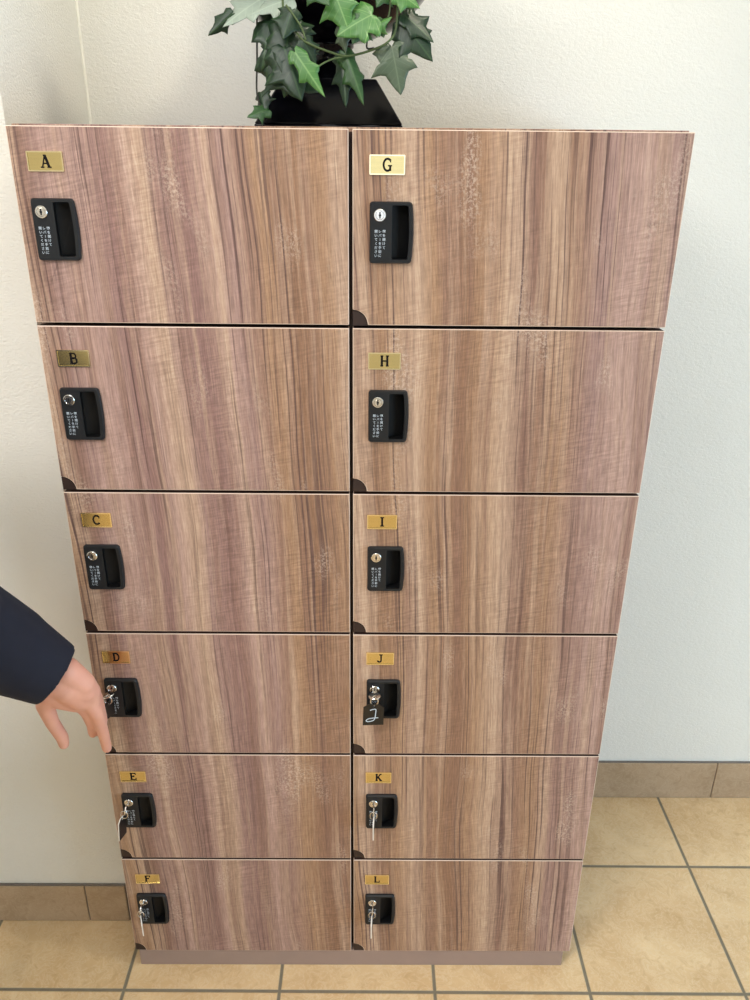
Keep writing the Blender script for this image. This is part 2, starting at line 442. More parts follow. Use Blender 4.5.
# bead of white filler in the inner corner
bm = bmesh.new(); tube(bm, [(PX+0.0015, BY-0.0015, 0.1), (PX+0.0015, BY-0.0015, CEIL)], 0.0028, 8)
struct(obj('trim_1', bm, caulk, None, True), 'white filler line in the wall corner', 'trim')

# ------------------------------------------------------------------ locker cabinet
ZT = 1.5961
RH = 1.55059/6
WD = 0.9
WR = 0.0022          # the right-hand doors run this much further out
GAP = 0.0047
cab = thing('locker_cabinet', 'wood-grain locker cabinet with twelve doors lettered A to L', 'locker cabinet', (0, 0, 0))
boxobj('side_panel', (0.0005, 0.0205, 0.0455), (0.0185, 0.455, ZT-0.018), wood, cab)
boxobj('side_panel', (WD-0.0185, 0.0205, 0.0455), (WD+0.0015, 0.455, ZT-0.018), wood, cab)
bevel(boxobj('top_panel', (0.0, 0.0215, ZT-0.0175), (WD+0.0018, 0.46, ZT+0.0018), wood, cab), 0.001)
bm = bmesh.new()
box(bm, (WD/2-0.009, 0.0195, 0.0455), (WD/2+0.009, 0.452, ZT-0.0176)); box(bm, (WD/2-0.009, 0.0195, ZT-0.0176), (WD/2+0.009, 0.0213, ZT-0.004))
obj('centre_divider', bm, carcass, cab)
boxobj('back_panel', (0.0185, 0.440, 0.0455), (WD-0.0185, 0.452, ZT-0.018), carcass, cab)
for c in (0, 1):
    xa = 0.0185 if c == 0 else WD/2+0.009; xb = WD/2-0.009 if c == 0 else WD-0.0185
    for r in range(1, 7):
        z = ZT-r*RH
        boxobj('shelf', (xa, 0.0215, z-0.008 if r < 6 else z), (xb, 0.44, z+0.010), carcass, cab)
boxobj('plinth', (0.006, 0.003, 0), (WD-0.010, 0.452, 0.0452), plinth_m, cab, 0.0008)

# slab-serif capitals, drawn as strokes in a box one unit high
def arc(cx, cz, rx, rz, a0, a1, n=12):
    return [(cx+rx*math.cos(math.radians(a0+(a1-a0)*i/n)), cz+rz*math.sin(math.radians(a0+(a1-a0)*i/n))) for i in range(n+1)]
def stem(x, sl=0.14, sr=0.14, top=True, bot=True):
    s = [([(x, 0), (x, 1)], 0.17)]
    if top: s.append(([(x-sl, 0.955), (x+sr, 0.955)], 0.09))
    if bot: s.append(([(x-sl, 0.045), (x+sr, 0.045)], 0.09))
    return s
GLYPH = {
 'A': [([(0.12, 0.02), (0.42, 0.98)], 0.09), ([(0.42, 0.98), (0.72, 0.02)], 0.18), ([(0.24, 0.34), (0.60, 0.34)], 0.09),
       ([(-0.02, 0.045), (0.28, 0.045)], 0.09), ([(0.54, 0.045), (0.90, 0.045)], 0.09), ([(0.28, 0.955), (0.46, 0.955)], 0.09)],
 'B': stem(0.2)+[([(0.2, 0.955)]+arc(0.48, 0.74, 0.17, 0.215, 90, -90)+[(0.2, 0.525)], 0.11), ([(0.2, 0.525)]+arc(0.50, 0.285, 0.22, 0.24, 90, -90)+[(0.2, 0.045)], 0.12)],
 'C': [(arc(0.44, 0.5, 0.34, 0.46, 45, 315, 20), 0.14), ([(0.71, 0.95), (0.71, 0.66)], 0.08), ([(0.71, 0.05), (0.71, 0.2)], 0.06)],
 'D': stem(0.2)+[([(0.2, 0.955)]+arc(0.42, 0.5, 0.30, 0.455, 90, -90, 16)+[(0.2, 0.045)], 0.13)],
 'E': stem(0.2)+[([(0.2, 0.955), (0.72, 0.955)], 0.09), ([(0.2, 0.045), (0.74, 0.045)], 0.09), ([(0.2, 0.52), (0.52, 0.52)], 0.09),
       ([(0.71, 1.0), (0.71, 0.74)], 0.08), ([(0.74, 0.0), (0.74, 0.28)], 0.08), ([(0.52, 0.40), (0.52, 0.64)], 0.07)],
 'F': stem(0.2)+[([(0.2, 0.955), (0.72, 0.955)], 0.09), ([(0.2, 0.52), (0.52, 0.52)], 0.09), ([(0.71, 1.0), (0.71, 0.74)], 0.08), ([(0.52, 0.40), (0.52, 0.64)], 0.07)],
 'G': [(arc(0.44, 0.5, 0.34, 0.46, 50, 320, 20), 0.14), ([(0.70, 0.95), (0.70, 0.68)], 0.08), ([(0.68, 0.02), (0.68, 0.42)], 0.15), ([(0.48, 0.43), (0.84, 0.43)], 0.09)],
 'H': stem(0.17)+stem(0.69)+[([(0.17, 0.5), (0.69, 0.5)], 0.10)],
 'I': stem(0.42, 0.2, 0.2),
 'J': [([(0.52, 1.0), (0.52, 0.22)]+arc(0.33, 0.24, 0.19, 0.19, 0, -180, 10), 0.14), ([(0.30, 0.955), (0.70, 0.955)], 0.09)],
 'K': stem(0.2)+[([(0.26, 0.42), (0.66, 0.95)], 0.10), ([(0.38, 0.56), (0.68, 0.04)], 0.16), ([(0.52, 0.955), (0.80, 0.955)], 0.09), ([(0.54, 0.045), (0.86, 0.045)], 0.09)],
 'L': stem(0.2)+[([(0.2, 0.045), (0.72, 0.045)], 0.09), ([(0.72, 0.0), (0.72, 0.30)], 0.09)],
}
def stroke(bm, pts, w, y, f, t=0.0003):
    """flat ribbon of width w through 2-D points, f maps (u,v)->(x,z)"""
    P = [Vector((p[0], p[1])) for p in pts]; L, R = [], []
    for i, p in enumerate(P):
        d = (P[min(i+1, len(P)-1)]-P[max(i-1, 0)]).normalized(); n = Vector((-d.y, d.x))*w/2
        L.append(p+n); R.append(p-n)
    for i in range(len(P)-1):
        q = [L[i], R[i], R[i+1], L[i+1]]
        a = [bm.verts.new((f(v)[0], y, f(v)[1])) for v in q]; b = [bm.verts.new((f(v)[0], y+t, f(v)[1])) for v in q]
        bm.faces.new(a); bm.faces.new(list(reversed(b)))
        for k in range(4): bm.faces.new((a[k], a[(k+1) % 4], b[(k+1) % 4], b[k]))

# small vertical print on every lock case
def cjk_mesh():
    cols = ['鍵を開けて', 'レバーを手前に', '開いてください']
    bm = bmesh.new(); ok = False
    for ci, colm in enumerate(cols):
        for ri, ch in enumerate(colm):
            cu = bpy.data.curves.new('t', 'FONT'); cu.body = ch; cu.size = 0.0044; cu.offset = 0.00004; cu.extrude = 0.0
            if ch == 'ー': pass
            to = bpy.data.objects.new('t', cu); COL.objects.link(to)
            bpy.context.view_layer.update()
            me = to.evaluated_get(bpy.context.evaluated_depsgraph_get()).to_mesh()
            if len(me.vertices):
                xs = [v.co.x for v in me.vertices]; ys = [v.co.y for v in me.vertices]
                cx, cy = (min(xs)+max(xs))/2, 0.0016
                ox = 0.0198-ci*0.0054; oz = -0.0380-ri*0.0053
                vm = []
                for v in me.vertices:
                    px, py = v.co.x-cx, v.co.y-cy
                    if ch == 'ー': px, py = py, px
                    vm.append(bm.verts.new((ox+px, -0.0064, oz+py)))
                for p in me.polygons:
                    try: bm.faces.new([vm[i] for i in p.vertices])
                    except ValueError: pass
            to.to_mesh_clear(); bpy.data.objects.remove(to)
    me = bpy.data.meshes.new('instruction_print'); bm.to_mesh(me); bm.free()
    me.materials.append(white_print)
    return me
PRINT = cjk_mesh()

# lock case, local origin at its top left corner on the door face: 59.5 wide, 81 high
def lock_case_mesh():
    bm = bmesh.new()
    w, h = 0.0575, 0.0805
    outer = rrect(0, -h, w, 0, 0.0045, 4, 0.0028)
    pk = rrect(0.0305, -h+0.0055, w-0.0052, -0.0045, 0.002, 3, 0.0018)
    hole = list(reversed(pk))
    # stepped edge: wide skirt lying on the door, then the raised face
    tr = [[Vector((p[0], p[1], 0)) for p in l] for l in (outer, hole)]
    ins = [((x-w/2)*0.955+w/2, (z+h/2)*0.968-h/2) for x, z in outer]
    n = len(outer)
    A = [bm.verts.new((x, 0.0, z)) for x, z in outer]
    B = [bm.verts.new((x, -0.0035, z)) for x, z in outer]
    Cc = [bm.verts.new((x, -0.0062, z)) for x, z in ins]
    for R1, R2 in ((A, B), (B, Cc)):
        for i in range(n): bm.faces.new((R1[i], R1[(i+1) % n], R2[(i+1) % n], R2[i]))
    loops = [[Vector((x, z, 0)) for x, z in ins], [Vector((x, z, 0)) for x, z in hole]]
    m = len(hole)
    D = [bm.verts.new((x, -0.0062, z)) for x, z in hole]
    allv = Cc+D
    for t3 in tessellate_polygon(loops):
        try: bm.faces.new([allv[i] for i in t3])
        except ValueError: pass
    # recess: floor sloping deeper to the right
    x0 = min(p[0] for p in hole); x1 = max(p[0] for p in hole)
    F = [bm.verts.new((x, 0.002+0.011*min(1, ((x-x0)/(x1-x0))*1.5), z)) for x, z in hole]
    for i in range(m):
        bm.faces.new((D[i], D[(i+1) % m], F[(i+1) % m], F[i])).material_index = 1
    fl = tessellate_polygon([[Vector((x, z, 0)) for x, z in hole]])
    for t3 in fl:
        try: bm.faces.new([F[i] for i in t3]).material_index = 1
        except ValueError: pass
    bmesh.ops.recalc_face_normals(bm, faces=bm.faces)
    me = bpy.data.meshes.new('lock_case'); bm.to_mesh(me); bm.free()
    me.materials.append(blackp); me.materials.append(pocket_m)
    return me
LOCK = lock_case_mesh()
CYL = (0.0140, -0.0172)
def cylinder_mesh():
    bm = bmesh.new()
    lathe(bm, [(0.0082, 0.0), (0.0082, -0.0018), (0.0074, -0.0026), (0.0060, -0.0026), (0.0054, -0.0018), (0.0048, -0.0018), (0.0046, -0.0024), (0.0003, -0.0024)], (CYL[0], -0.0062, CYL[1]), 32, 'Y')
    box(bm, (CYL[0]-0.0009, -0.0091, CYL[1]-0.0040), (CYL[0]+0.0009, -0.0080, CYL[1]+0.0040), 1)
    box(bm, (CYL[0]-0.0016, -0.0091, CYL[1]-0.0012), (CYL[0]+0.0016, -0.0080, CYL[1]+0.0012), 1)
    bmesh.ops.recalc_face_normals(bm, faces=bm.faces)
    me = bpy.data.meshes.new('lock_cylinder'); bm.to_mesh(me); bm.free()
    me.materials.append(chrome); me.materials.append(dark_slot)
    return me
CYLM = cylinder_mesh()
bm = bmesh.new()
for i in range(3):
    pass
bm.free()

TH = 0.019
NR = 0.0215
def make_door(letter, col, row, notch=True):
    x0 = 0.0003 if col == 0 else WD/2+0.0026
    x1 = WD/2-0.0026 if col == 0 else WD+WR
    zt = ZT-row*RH-(0.001 if row == 0 else GAP*0.45); zb = ZT-(row+1)*RH+GAP*0.55
    if row == 5: zb = ZT-6*RH+0.0008
    outer = []
    if notch:
        outer += [(x0+NR*math.cos(a), zb+NR*math.sin(a)) for a in [PI/2*(1-i/10) for i in range(11)]]
    else: outer += [(x0, zb)]
    outer += [(x1, zb), (x1, zt), (x0, zt)]
    lx = x0+(0.0195 if col == 0 else 0.0232); lz = ZT-row*RH-(0.0895 if row == 0 else 0.0925)
    hole = rrect(lx+0.028, lz-0.077, lx+0.0575, lz-0.003, 0.002, 2)
    bm = bmesh.new()
    plate_with_holes(bm, outer, [list(reversed(hole))], 0.0, TH)
    bmesh.ops.recalc_face_normals(bm, faces=bm.faces)
    bm.faces.ensure_lookup_table()
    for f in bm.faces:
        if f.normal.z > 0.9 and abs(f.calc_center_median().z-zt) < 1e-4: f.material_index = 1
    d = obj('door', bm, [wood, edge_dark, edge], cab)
    bevel(d, 0.0011, 2, 0.9).modifiers['bevel'].material = 2
    if notch:      # dark corner pad seen through the cut-out
        bm = bmesh.new()
        seg = [(x0+0.0002, zb-0.001)]+[(x0+(NR-0.0004)*math.cos(a), zb-0.001+(NR-0.0004)*math.sin(a)) for a in [PI/2*i/10 for i in range(11)]]
        plate_with_holes(bm, seg, [], 0.0025, 0.0213)
        obj('corner_pad', bm, pad_m, d)
    # name plate
    px = x0+0.0225; pz = ZT-row*RH-(0.0315 if row == 0 else 0.0365 if row < 4 else 0.040)
    pw, ph = 0.0475, 0.0248
    bm = bmesh.new()
    plate_with_holes(bm, rrect(px, pz-ph, px+pw, pz, 0.0012, 2), [list(reversed(rrect(px+0.0016, pz-ph+0.0016, px+pw-0.0016, pz-0.0016, 0.0006, 2)))], -0.0022, 0.0, 1)
    plate_with_holes(bm, rrect(px+0.0014, pz-ph+0.0014, px+pw-0.0014, pz-0.0014, 0.0006, 2), [], -0.0010, 0.0, 0)
    npl = obj('name_plate', bm, [brass, brass_frame], d)
    npl['label'] = 'brass name plate with the letter '+letter
    bm = bmesh.new()
    hgt = 0.0160
    f = lambda v: (px+pw/2+(v.x-0.42)*hgt*0.95, pz-ph/2+(v.y-0.5)*hgt)
    for k, (pts, w) in enumerate(GLYPH[letter]): stroke(bm, pts, w*1.25, -0.00135-0.00003*k, f)
    obj('letter', bm, ink, d)
    lc = bpy.data.objects.new('lock_case', LOCK); COL.objects.link(lc); lc.parent = d; lc.location = (lx, 0, lz)
    cy = bpy.data.objects.new('lock_cylinder', CYLM); COL.objects.link(cy); cy.parent = d; cy.location = (lx, 0, lz)
    pr = bpy.data.objects.new('instruction_print', PRINT); COL.objects.link(pr); pr.parent = d; pr.location = (lx, 0, lz)
    d['label'] = 'locker door '+letter
    return (lx+CYL[0], lz+CYL[1])
KEYAT = {}
for i, ch in enumerate('ABCDEFGHIJKL'):
    KEYAT[ch] = make_door(ch, i//6, i % 6, notch=(ch != 'A'))

# ------------------------------------------------------------------ keys hanging in the locks
def make_key(letter, label, bow_turn, hang, tag_turn, tag_tilt, mark=False, tagcol=None, tagw=0.031, tagh=0.042, ringang=0.0):
    cx, cz = KEYAT[letter]
    k = thing('locker_key', label, 'key', (cx, -0.0088, cz), 'keys left in the locker doors')
    # key: blade in the cylinder (local -y is out of the door), bow with a hole
    bm = bmesh.new()
    box(bm, (-0.0009, -0.006, -0.0035), (0.0009, 0.0, 0.0035))
    bow = [(0.0105*math.cos(a)*0.9-0.016, 0.0105*math.sin(a)) for a in [2*PI*i/20 for i in range(20)]]
    hol = [(0.0035*math.cos(a)-0.0195, 0.0035*math.sin(a)) for a in [-2*PI*i/12 for i in range(12)]]
    flat = bow+hol
    tris = tessellate_polygon([[Vector((p[0], p[1], 0)) for p in bow], [Vector((p[0], p[1], 0)) for p in hol]])
    L = [bm.verts.new((-0.0010, p[0], p[1])) for p in flat]; R = [bm.verts.new((0.0010, p[0], p[1])) for p in flat]
    for t3 in tris:
        bm.faces.new([L[i] for i in t3]); bm.faces.new([R[i] for i in reversed(t3)])
    for s, n in ((0, len(bow)), (len(bow), len(hol))):
        for i in range(n): bm.faces.new((L[s+i], L[s+(i+1) % n], R[s+(i+1) % n], R[s+i]))
    o = obj('key_blade', bm, chrome, k); o.rotation_euler = (0, bow_turn, 0)
    bevel(o, 0.0004, 1)
    # split ring through the bow, hanging down
    ry = -0.0205; rr = 0.0085
    bm = bmesh.new()
    c = Vector((hang*0.4, ry, -rr+0.001))
    for s in (-0.0006, 0.0006):
        pts = [c+Vector((math.cos(ringang)*rr*math.sin(a)*0.75+s, math.sin(ringang)*rr*math.sin(a), rr*math.cos(a))) for a in [2*PI*i/24 for i in range(25)]]
        tube(bm, pts, 0.0006, 6)
    obj('key_ring', bm, chrome, k, True)
    # tag: plate hanging from the ring
    bm = bmesh.new()
    t0 = 0.0011
    out = [(-tagw*0.5, -tagh), (tagw*0.5, -tagh), (tagw*0.5, -0.007), (tagw*0.22, 0), (-tagw*0.22, 0), (-tagw*0.5, -0.007)]
    hh = [(0.002*math.cos(a), -0.004+0.002*math.sin(a)) for a in [-2*PI*i/10 for i in range(10)]]
    plate_with_holes(bm, out, [hh], -t0, t0)
    if tagcol == 'edge':
        bmesh.ops.recalc_face_normals(bm, faces=bm.faces)
        for f in bm.faces:
            if abs(f.normal.y) < 0.5: f.material_index = 1
    g = obj('key_tag', bm, [tag_black, tag_white], k)
    g.location = c+Vector((hang*0.6, 0, -rr-0.001+0.004)); g.rotation_euler = (0.0, tag_tilt, tag_turn)
    if mark:
        bm = bmesh.new()
        hand_j = [[(-0.0065, -0.0125), (-0.0015, -0.0105), (0.0035, -0.0105), (0.0035, -0.018), (0.0028, -0.027), (0.001, -0.033), (-0.004, -0.0355), (-0.0105, -0.036), (-0.0125, -0.0335), (-0.009, -0.0305), (-0.002, -0.029), (0.004, -0.0285), (0.0085, -0.0285)]]
        for k2, pts in enumerate(hand_j):
            sp = [(p.x, p.z) for p in smooth_path([(a, 0, b) for a, b in pts], 4)]
            stroke(bm, sp, 0.0016, -t0-0.0003, lambda v: (v.x, v.y), 0.0002)
        h2 = obj('handwriting', bm, white_print, g)
    return k
make_key('D', 'metal key in lock D, right beside the reaching hand', 1.25, -0.002, 1.2, 0.1, tagh=0.03)
make_key('E', 'key in lock E, its narrow black tag hanging to the left', 0.15, -0.008, 1.36, 0.16, tagcol='edge', tagw=0.026)
make_key('F', 'key in lock F with a thin tag seen edge-on, bottom left locker', 0.1, -0.001, 1.93, -0.14, tagcol='edge')
make_key('J', 'key in lock J with a black tag marked J in white', 1.45, -0.001, 0.08, 0.03, mark=True, tagw=0.036, tagh=0.044)
make_key('K', 'key in lock K with a thin tag seen edge-on', 0.1, 0.001, 1.50, -0.09, tagcol='edge')
make_key('L', 'key in lock L with a thin tag seen edge-on, bottom right locker', 0.1, -0.001, 1.52, -0.04, tagcol='edge')

# ------------------------------------------------------------------ footed urn with ivy
UX, UY = 0.416, 0.215
TOPZ = ZT+0.0020
ivy = thing('potted_ivy', 'green ivy trailing from a glossy black footed urn on top of the lockers', 'potted plant', (UX, UY, TOPZ))
bm = bmesh.new()
def frustum(bm, s0, s1, z0, z1, mi=0):
    A = [bm.verts.new((sx*s0, sy*s0, z0)) for sx, sy in ((-1,-1),(1,-1),(1,1),(-1,1))]
    B = [bm.verts.new((sx*s1, sy*s1, z1)) for sx, sy in ((-1,-1),(1,-1),(1,1),(-1,1))]
    for i in range(4): bm.faces.new((A[i], A[(i+1) % 4], B[(i+1) % 4], B[i]))
    bm.faces.new(A); bm.faces.new(list(reversed(B)))
frustum(bm, 0.106, 0.106, 0, 0.006); frustum(bm, 0.106, 0.068, 0.006, 0.067)
o = obj('urn_base', bm, urn_m, ivy); bevel(o, 0.002)
bm = bmesh.new()
lathe(bm, [(0.064, 0.0655), (0.054, 0.070), (0.042, 0.078), (0.033, 0.088), (0.029, 0.098), (0.029, 0.108), (0.034, 0.114), (0.034, 0.119), (0.030, 0.122)], n=48)
obj('urn_stem', bm, urn_m, ivy, True)
bm = bmesh.new()
prof = [(0.030, 0.140), (0.055, 0.143), (0.090, 0.156), (0.120, 0.176), (0.145, 0.204), (0.160, 0.240), (0.166, 0.285), (0.175, 0.300), (0.175, 0.308), (0.166, 0.308), (0.156, 0.288), (0.150, 0.250), (0.02, 0.245)]
prof = [(a, b-0.020) for a, b in prof]
lathe(bm, prof, n=64)
obj('urn_bowl', bm, urn_m, ivy, True)
bm = bmesh.new(); lathe(bm, [(0.153, 0.242), (0.158, 0.255), (0.10, 0.265), (0.01, 0.270)], n=40)
obj('soil', bm, soil_m, ivy, True)

LEAF_R = [(0, 0), (0.07, -0.07), (0.19, -0.10), (0.33, -0.05), (0.50, 0.06), (0.41, 0.17), (0.37, 0.27), (0.47, 0.36), (0.62, 0.50), (0.45, 0.53), (0.31, 0.58), (0.22, 0.70), (0.12, 0.86), (0, 1.0)]
def leaf(base, tip, width, nrm, mat, curl=0.15, fold=0.25, seed=0):
    """ivy leaf from base to tip, nrm = direction its face looks; world coordinates"""
    rnd = random.Random(seed)
    base, tip, nrm = Vector(base), Vector(tip), Vector(nrm)
    L = (tip-base).length; ydir = (tip-base).normalized()
    xdir = ydir.cross(nrm).normalized(); zdir = xdir.cross(ydir).normalized()
    j = [(1+rnd.uniform(-0.13, 0.13), rnd.uniform(-0.03, 0.03)) for _ in LEAF_R]
    bm = bmesh.new()
    uvl = bm.loops.layers.uv.new('UVMap')
    for sgn in (1, -1):
        out = [(sgn*x*width*(j[i][0] if sgn > 0 else 2-j[i][0]), y+(j[i][1] if 0 < i < len(LEAF_R)-1 else 0)) for i, (x, y) in enumerate(LEAF_R)]
        loop = out+[(0, 0.8), (0, 0.6), (0, 0.4), (0, 0.2)]
        vs = [bm.verts.new((p[0], p[1], 0)) for p in loop]
        for t3 in tessellate_polygon([[Vector((p[0], p[1], 0)) for p in loop]]):
            try: bm.faces.new([vs[i] for i in t3])
            except ValueError: pass
    bmesh.ops.remove_doubles(bm, verts=bm.verts, dist=1e-5)
    bmesh.ops.subdivide_edges(bm, edges=bm.edges, cuts=2, use_grid_fill=True)
    bmesh.ops.triangulate(bm, faces=bm.faces)
    for f in bm.faces:
        if f.normal.z < 0: f.normal_flip()
    for f in bm.faces:
        for lp in f.loops: lp[uvl].uv = (lp.vert.co.x, lp.vert.co.y)
    ph = rnd.uniform(0, 6)
    for v in bm.verts:
        x, y = v.co.x, v.co.y
        z = -fold*abs(x)+curl*(0.25-(y-0.5)**2)+0.035*math.sin(9*y+ph+3*x)*abs(x)*2+0.03*math.sin(7*x+ph)
        v.co = Vector((x, y, z))*L
    me = bpy.data.meshes.new('leaf'); bm.to_mesh(me); bm.free()
    for p in me.polygons: p.use_smooth = True
    o = link('leaf', me, LM[mat], ivy)
    Mx = Matrix.Identity(4)
    for i in range(3): Mx[i][0] = xdir[i]; Mx[i][1] = ydir[i]; Mx[i][2] = zdir[i]; Mx[i][3] = (base-Vector((UX, UY, TOPZ)))[i]
    lowest = min((Mx @ v.co).z for v in me.vertices)
    if lowest < 0.0015: Mx[2][3] += 0.0015-lowest      # rests on the cabinet top
    o.matrix_local = Mx
    sd = o.modifiers.new('thickness', 'SOLIDIFY'); sd.thickness = 0.0005
    return o
LEAVES = [
    ((0.3322, 0.09, 1.7566), (0.2788, 0.07, 1.7189), 0.75, (-0.2, -0.8, 0.7), 'pale', 0.1, 0.15),
    ((0.2913, 0.08, 1.7341), (0.2576, 0.08, 1.7084), 0.5, (0.4, -1, 0.2), 'dark', 0.1, 0.6),
    ((0.3689, 0.08, 1.7531), (0.3165, 0.07, 1.7329), 0.7, (0, -0.8, 0.6), 'pale', 0.1, 0.3),
    ((0.3439, 0.09, 1.7499), (0.329, 0.09, 1.7174), 0.9, (-0.2, -1, 0.2), 'dark', 0.1, 0.3),
    ((0.3689, 0.07, 1.7243), (0.3593, 0.05, 1.6594), 0.95, (0, -1, 0.25), 'dark', 0.15, 0.25),
    ((0.3608, 0.06, 1.6931), (0.3841, 0.045, 1.6284), 0.9, (0.1, -1, 0.2), 'dark', 0.15, 0.2),
    ((0.342, 0.075, 1.727), (0.3894, 0.06, 1.6677), 1.0, (0.1, -1, 0.2), 'dark', 0.15, 0.2),
    ((0.3572, 0.065, 1.6796), (0.4052, 0.055, 1.6412), 1.0, (0.1, -1, 0.15), 'dark', 0.15, 0.2),
    ((0.3436, 0.07, 1.6894), (0.3811, 0.05, 1.6311), 0.85, (-0.1, -1, 0.2), 'dark', 0.15, 0.2),
    ((0.3728, 0.06, 1.7365), (0.3608, 0.05, 1.7011), 0.9, (0.1, -1, 0.3), 'dark', 0.1, 0.2),
    ((0.329, 0.09, 1.7174), (0.3307, 0.09, 1.6938), 0.7, (-0.3, -1, 0.1), 'grey', 0.1, 0.3),
    ((0.3254, 0.08, 1.6422), (0.3323, 0.07, 1.6146), 0.9, (-0.5, -1, 0.1), 'dark', 0.1, 0.4),
    ((0.3351, 0.07, 1.6159), (0.3071, 0.06, 1.6052), 0.8, (0, -1, 0.5), 'mid', 0.1, 0.3),
    ((0.377, 0.04, 1.6864), (0.4159, 0.03, 1.6337), 0.42, (-0.3, -1, 0.5), 'bright', 0.1, 0.3),
    ((0.387, 0.05, 1.7014), (0.4035, 0.05, 1.6739), 0.8, (0, -1, 0.2), 'dark', 0.1, 0.2),
    ((0.4772, 0.035, 1.7294), (0.4311, 0.03, 1.7039), 1.0, (0, -0.9, 0.5), 'bright', 0.15, 0.2),
    ((0.4274, 0.04, 1.7581), (0.4491, 0.03, 1.7063), 0.8, (-0.1, -1, 0.4), 'bright', 0.15, 0.25),
    ((0.4695, 0.035, 1.725), (0.4516, 0.03, 1.6951), 0.9, (0.2, -1, 0.3), 'mid', 0.1, 0.25),
    ((0.4773, 0.05, 1.7159), (0.5032, 0.05, 1.7285), 0.9, (0.2, -0.7, 0.7), 'bright', 0.1, 0.3),
    ((0.4837, 0.05, 1.725), (0.4931, 0.05, 1.7047), 0.9, (0.2, -1, 0.1), 'mid', 0.1, 0.3),
    ((0.5037, 0.05, 1.6957), (0.5165, 0.04, 1.6377), 0.85, (0.1, -1, 0.15), 'grey', 0.12, 0.18),
    ((0.5166, 0.06, 1.7244), (0.5583, 0.05, 1.6777), 0.75, (0.3, -1, 0.1), 'dark', 0.12, 0.2),
    ((0.519, 0.06, 1.7335), (0.5588, 0.05, 1.7008), 0.6, (0.3, -1, 0.2), 'dark', 0.12, 0.2),
    ((0.4433, 0.05, 1.6859), (0.4673, 0.04, 1.6241), 0.38, (0.1, -1, 0.3), 'mid', 0.12, 0.4),
    ((0.439, 0.06, 1.6846), (0.4429, 0.05, 1.622), 0.45, (-0.1, -1, 0.2), 'dark', 0.12, 0.4),
    ((0.4358, 0.045, 1.7148), (0.4434, 0.045, 1.6853), 0.7, (-0.3, -1, 0.2), 'grey', 0.12, 0.4),
    ((0.5078, 0.05, 1.7563), (0.5392, 0.05, 1.7378), 0.8, (0.2, -1, 0.5), 'bright', 0.12, 0.2),
    ((0.4976, 0.06, 1.7644), (0.4823, 0.05, 1.7384), 0.9, (0.2, -1, 0.3), 'mid', 0.12, 0.2),
    ((0.3991, 0.03, 1.7647), (0.4243, 0.02, 1.7354), 0.9, (0, -1, 0.3), 'mid', 0.12, 0.2),
]
for i, (b_, t_, w_, n_, m_, cu_, fo_) in enumerate(LEAVES): leaf(b_, t_, w_, n_, m_, cu_, fo_, i*7+3)
VINES = [
    ([(0.3231, 0.12, 1.7855), (0.3235, 0.09, 1.7405), (0.3212, 0.085, 1.6813), (0.3198, 0.08, 1.6397), (0.3276, 0.075, 1.6173)], 0.0013, 1),
    ([(0.3573, 0.1, 1.7823), (0.3614, 0.07, 1.7356), (0.3773, 0.06, 1.7117), (0.3909, 0.05, 1.6991), (0.4224, 0.045, 1.6874), (0.446, 0.045, 1.6831), (0.4775, 0.045, 1.6903), (0.4983, 0.045, 1.6996), (0.5087, 0.055, 1.7169), (0.5106, 0.06, 1.7601)], 0.0015, 0),
    ([(0.3652, 0.06, 1.742), (0.3832, 0.055, 1.719), (0.391, 0.05, 1.7014)], 0.0014, 0),
    ([(0.404, 0.04, 1.6683), (0.4223, 0.045, 1.6782), (0.446, 0.045, 1.6831)], 0.0012, 0),
    ([(0.3244, 0.085, 1.719), (0.3408, 0.08, 1.7139), (0.3622, 0.07, 1.722)], 0.0012, 1),
    ([(0.4722, 0.045, 1.7062), (0.4709, 0.045, 1.6925), (0.4801, 0.045, 1.6926)], 0.0012, 1),
    ([(0.5026, 0.06, 1.771), (0.5005, 0.055, 1.7393), (0.498, 0.05, 1.7274)], 0.0012, 0),
    ([(0.5262, 0.07, 1.773), (0.5277, 0.06, 1.7492), (0.5255, 0.06, 1.7336)], 0.0012, 0),
    ([(0.3276, 0.075, 1.6173), (0.3349, 0.07, 1.6121)], 0.0012, 1),
]
for pts, r, mt in VINES:
    bm = bmesh.new()
    q = [p-Vector((UX, UY, TOPZ)) for p in smooth_path(pts, 5)]
    tube(bm, q, r, 6)
    obj('vine', bm, wire_m if mt else vine_m, ivy, True)
# crown of leaves inside and above the urn
rnd = random.Random(5)
for i in range(22):
    a = rnd.uniform(0, 2*PI); r = rnd.uniform(0.03, 0.15)
    b0 = Vector((UX+r*math.cos(a), UY+r*math.sin(a), TOPZ+0.31+rnd.uniform(0, 0.10)))
    d = Vector((math.cos(a), math.sin(a)*0.8, rnd.uniform(-0.2, 0.5))).normalized()*rnd.uniform(0.055, 0.085)
    leaf(b0, b0+d, 0.95, (rnd.uniform(-0.3, 0.3), -0.4, 0.9), rnd.choice(['dark', 'mid', 'mid', 'bright', 'grey']), 0.15, 0.2, 100+i)
    bm = bmesh.new()
    tube(bm, [p-Vector((UX, UY, TOPZ)) for p in smooth_path([(UX+0.3*r*math.cos(a), UY+0.3*r*math.sin(a), TOPZ+0.28), (UX+0.7*r*math.cos(a), UY+0.7*r*math.sin(a), b0.z-0.01), b0], 4)], 0.0012, 6)
    obj('vine', bm, vine_m, ivy, True)

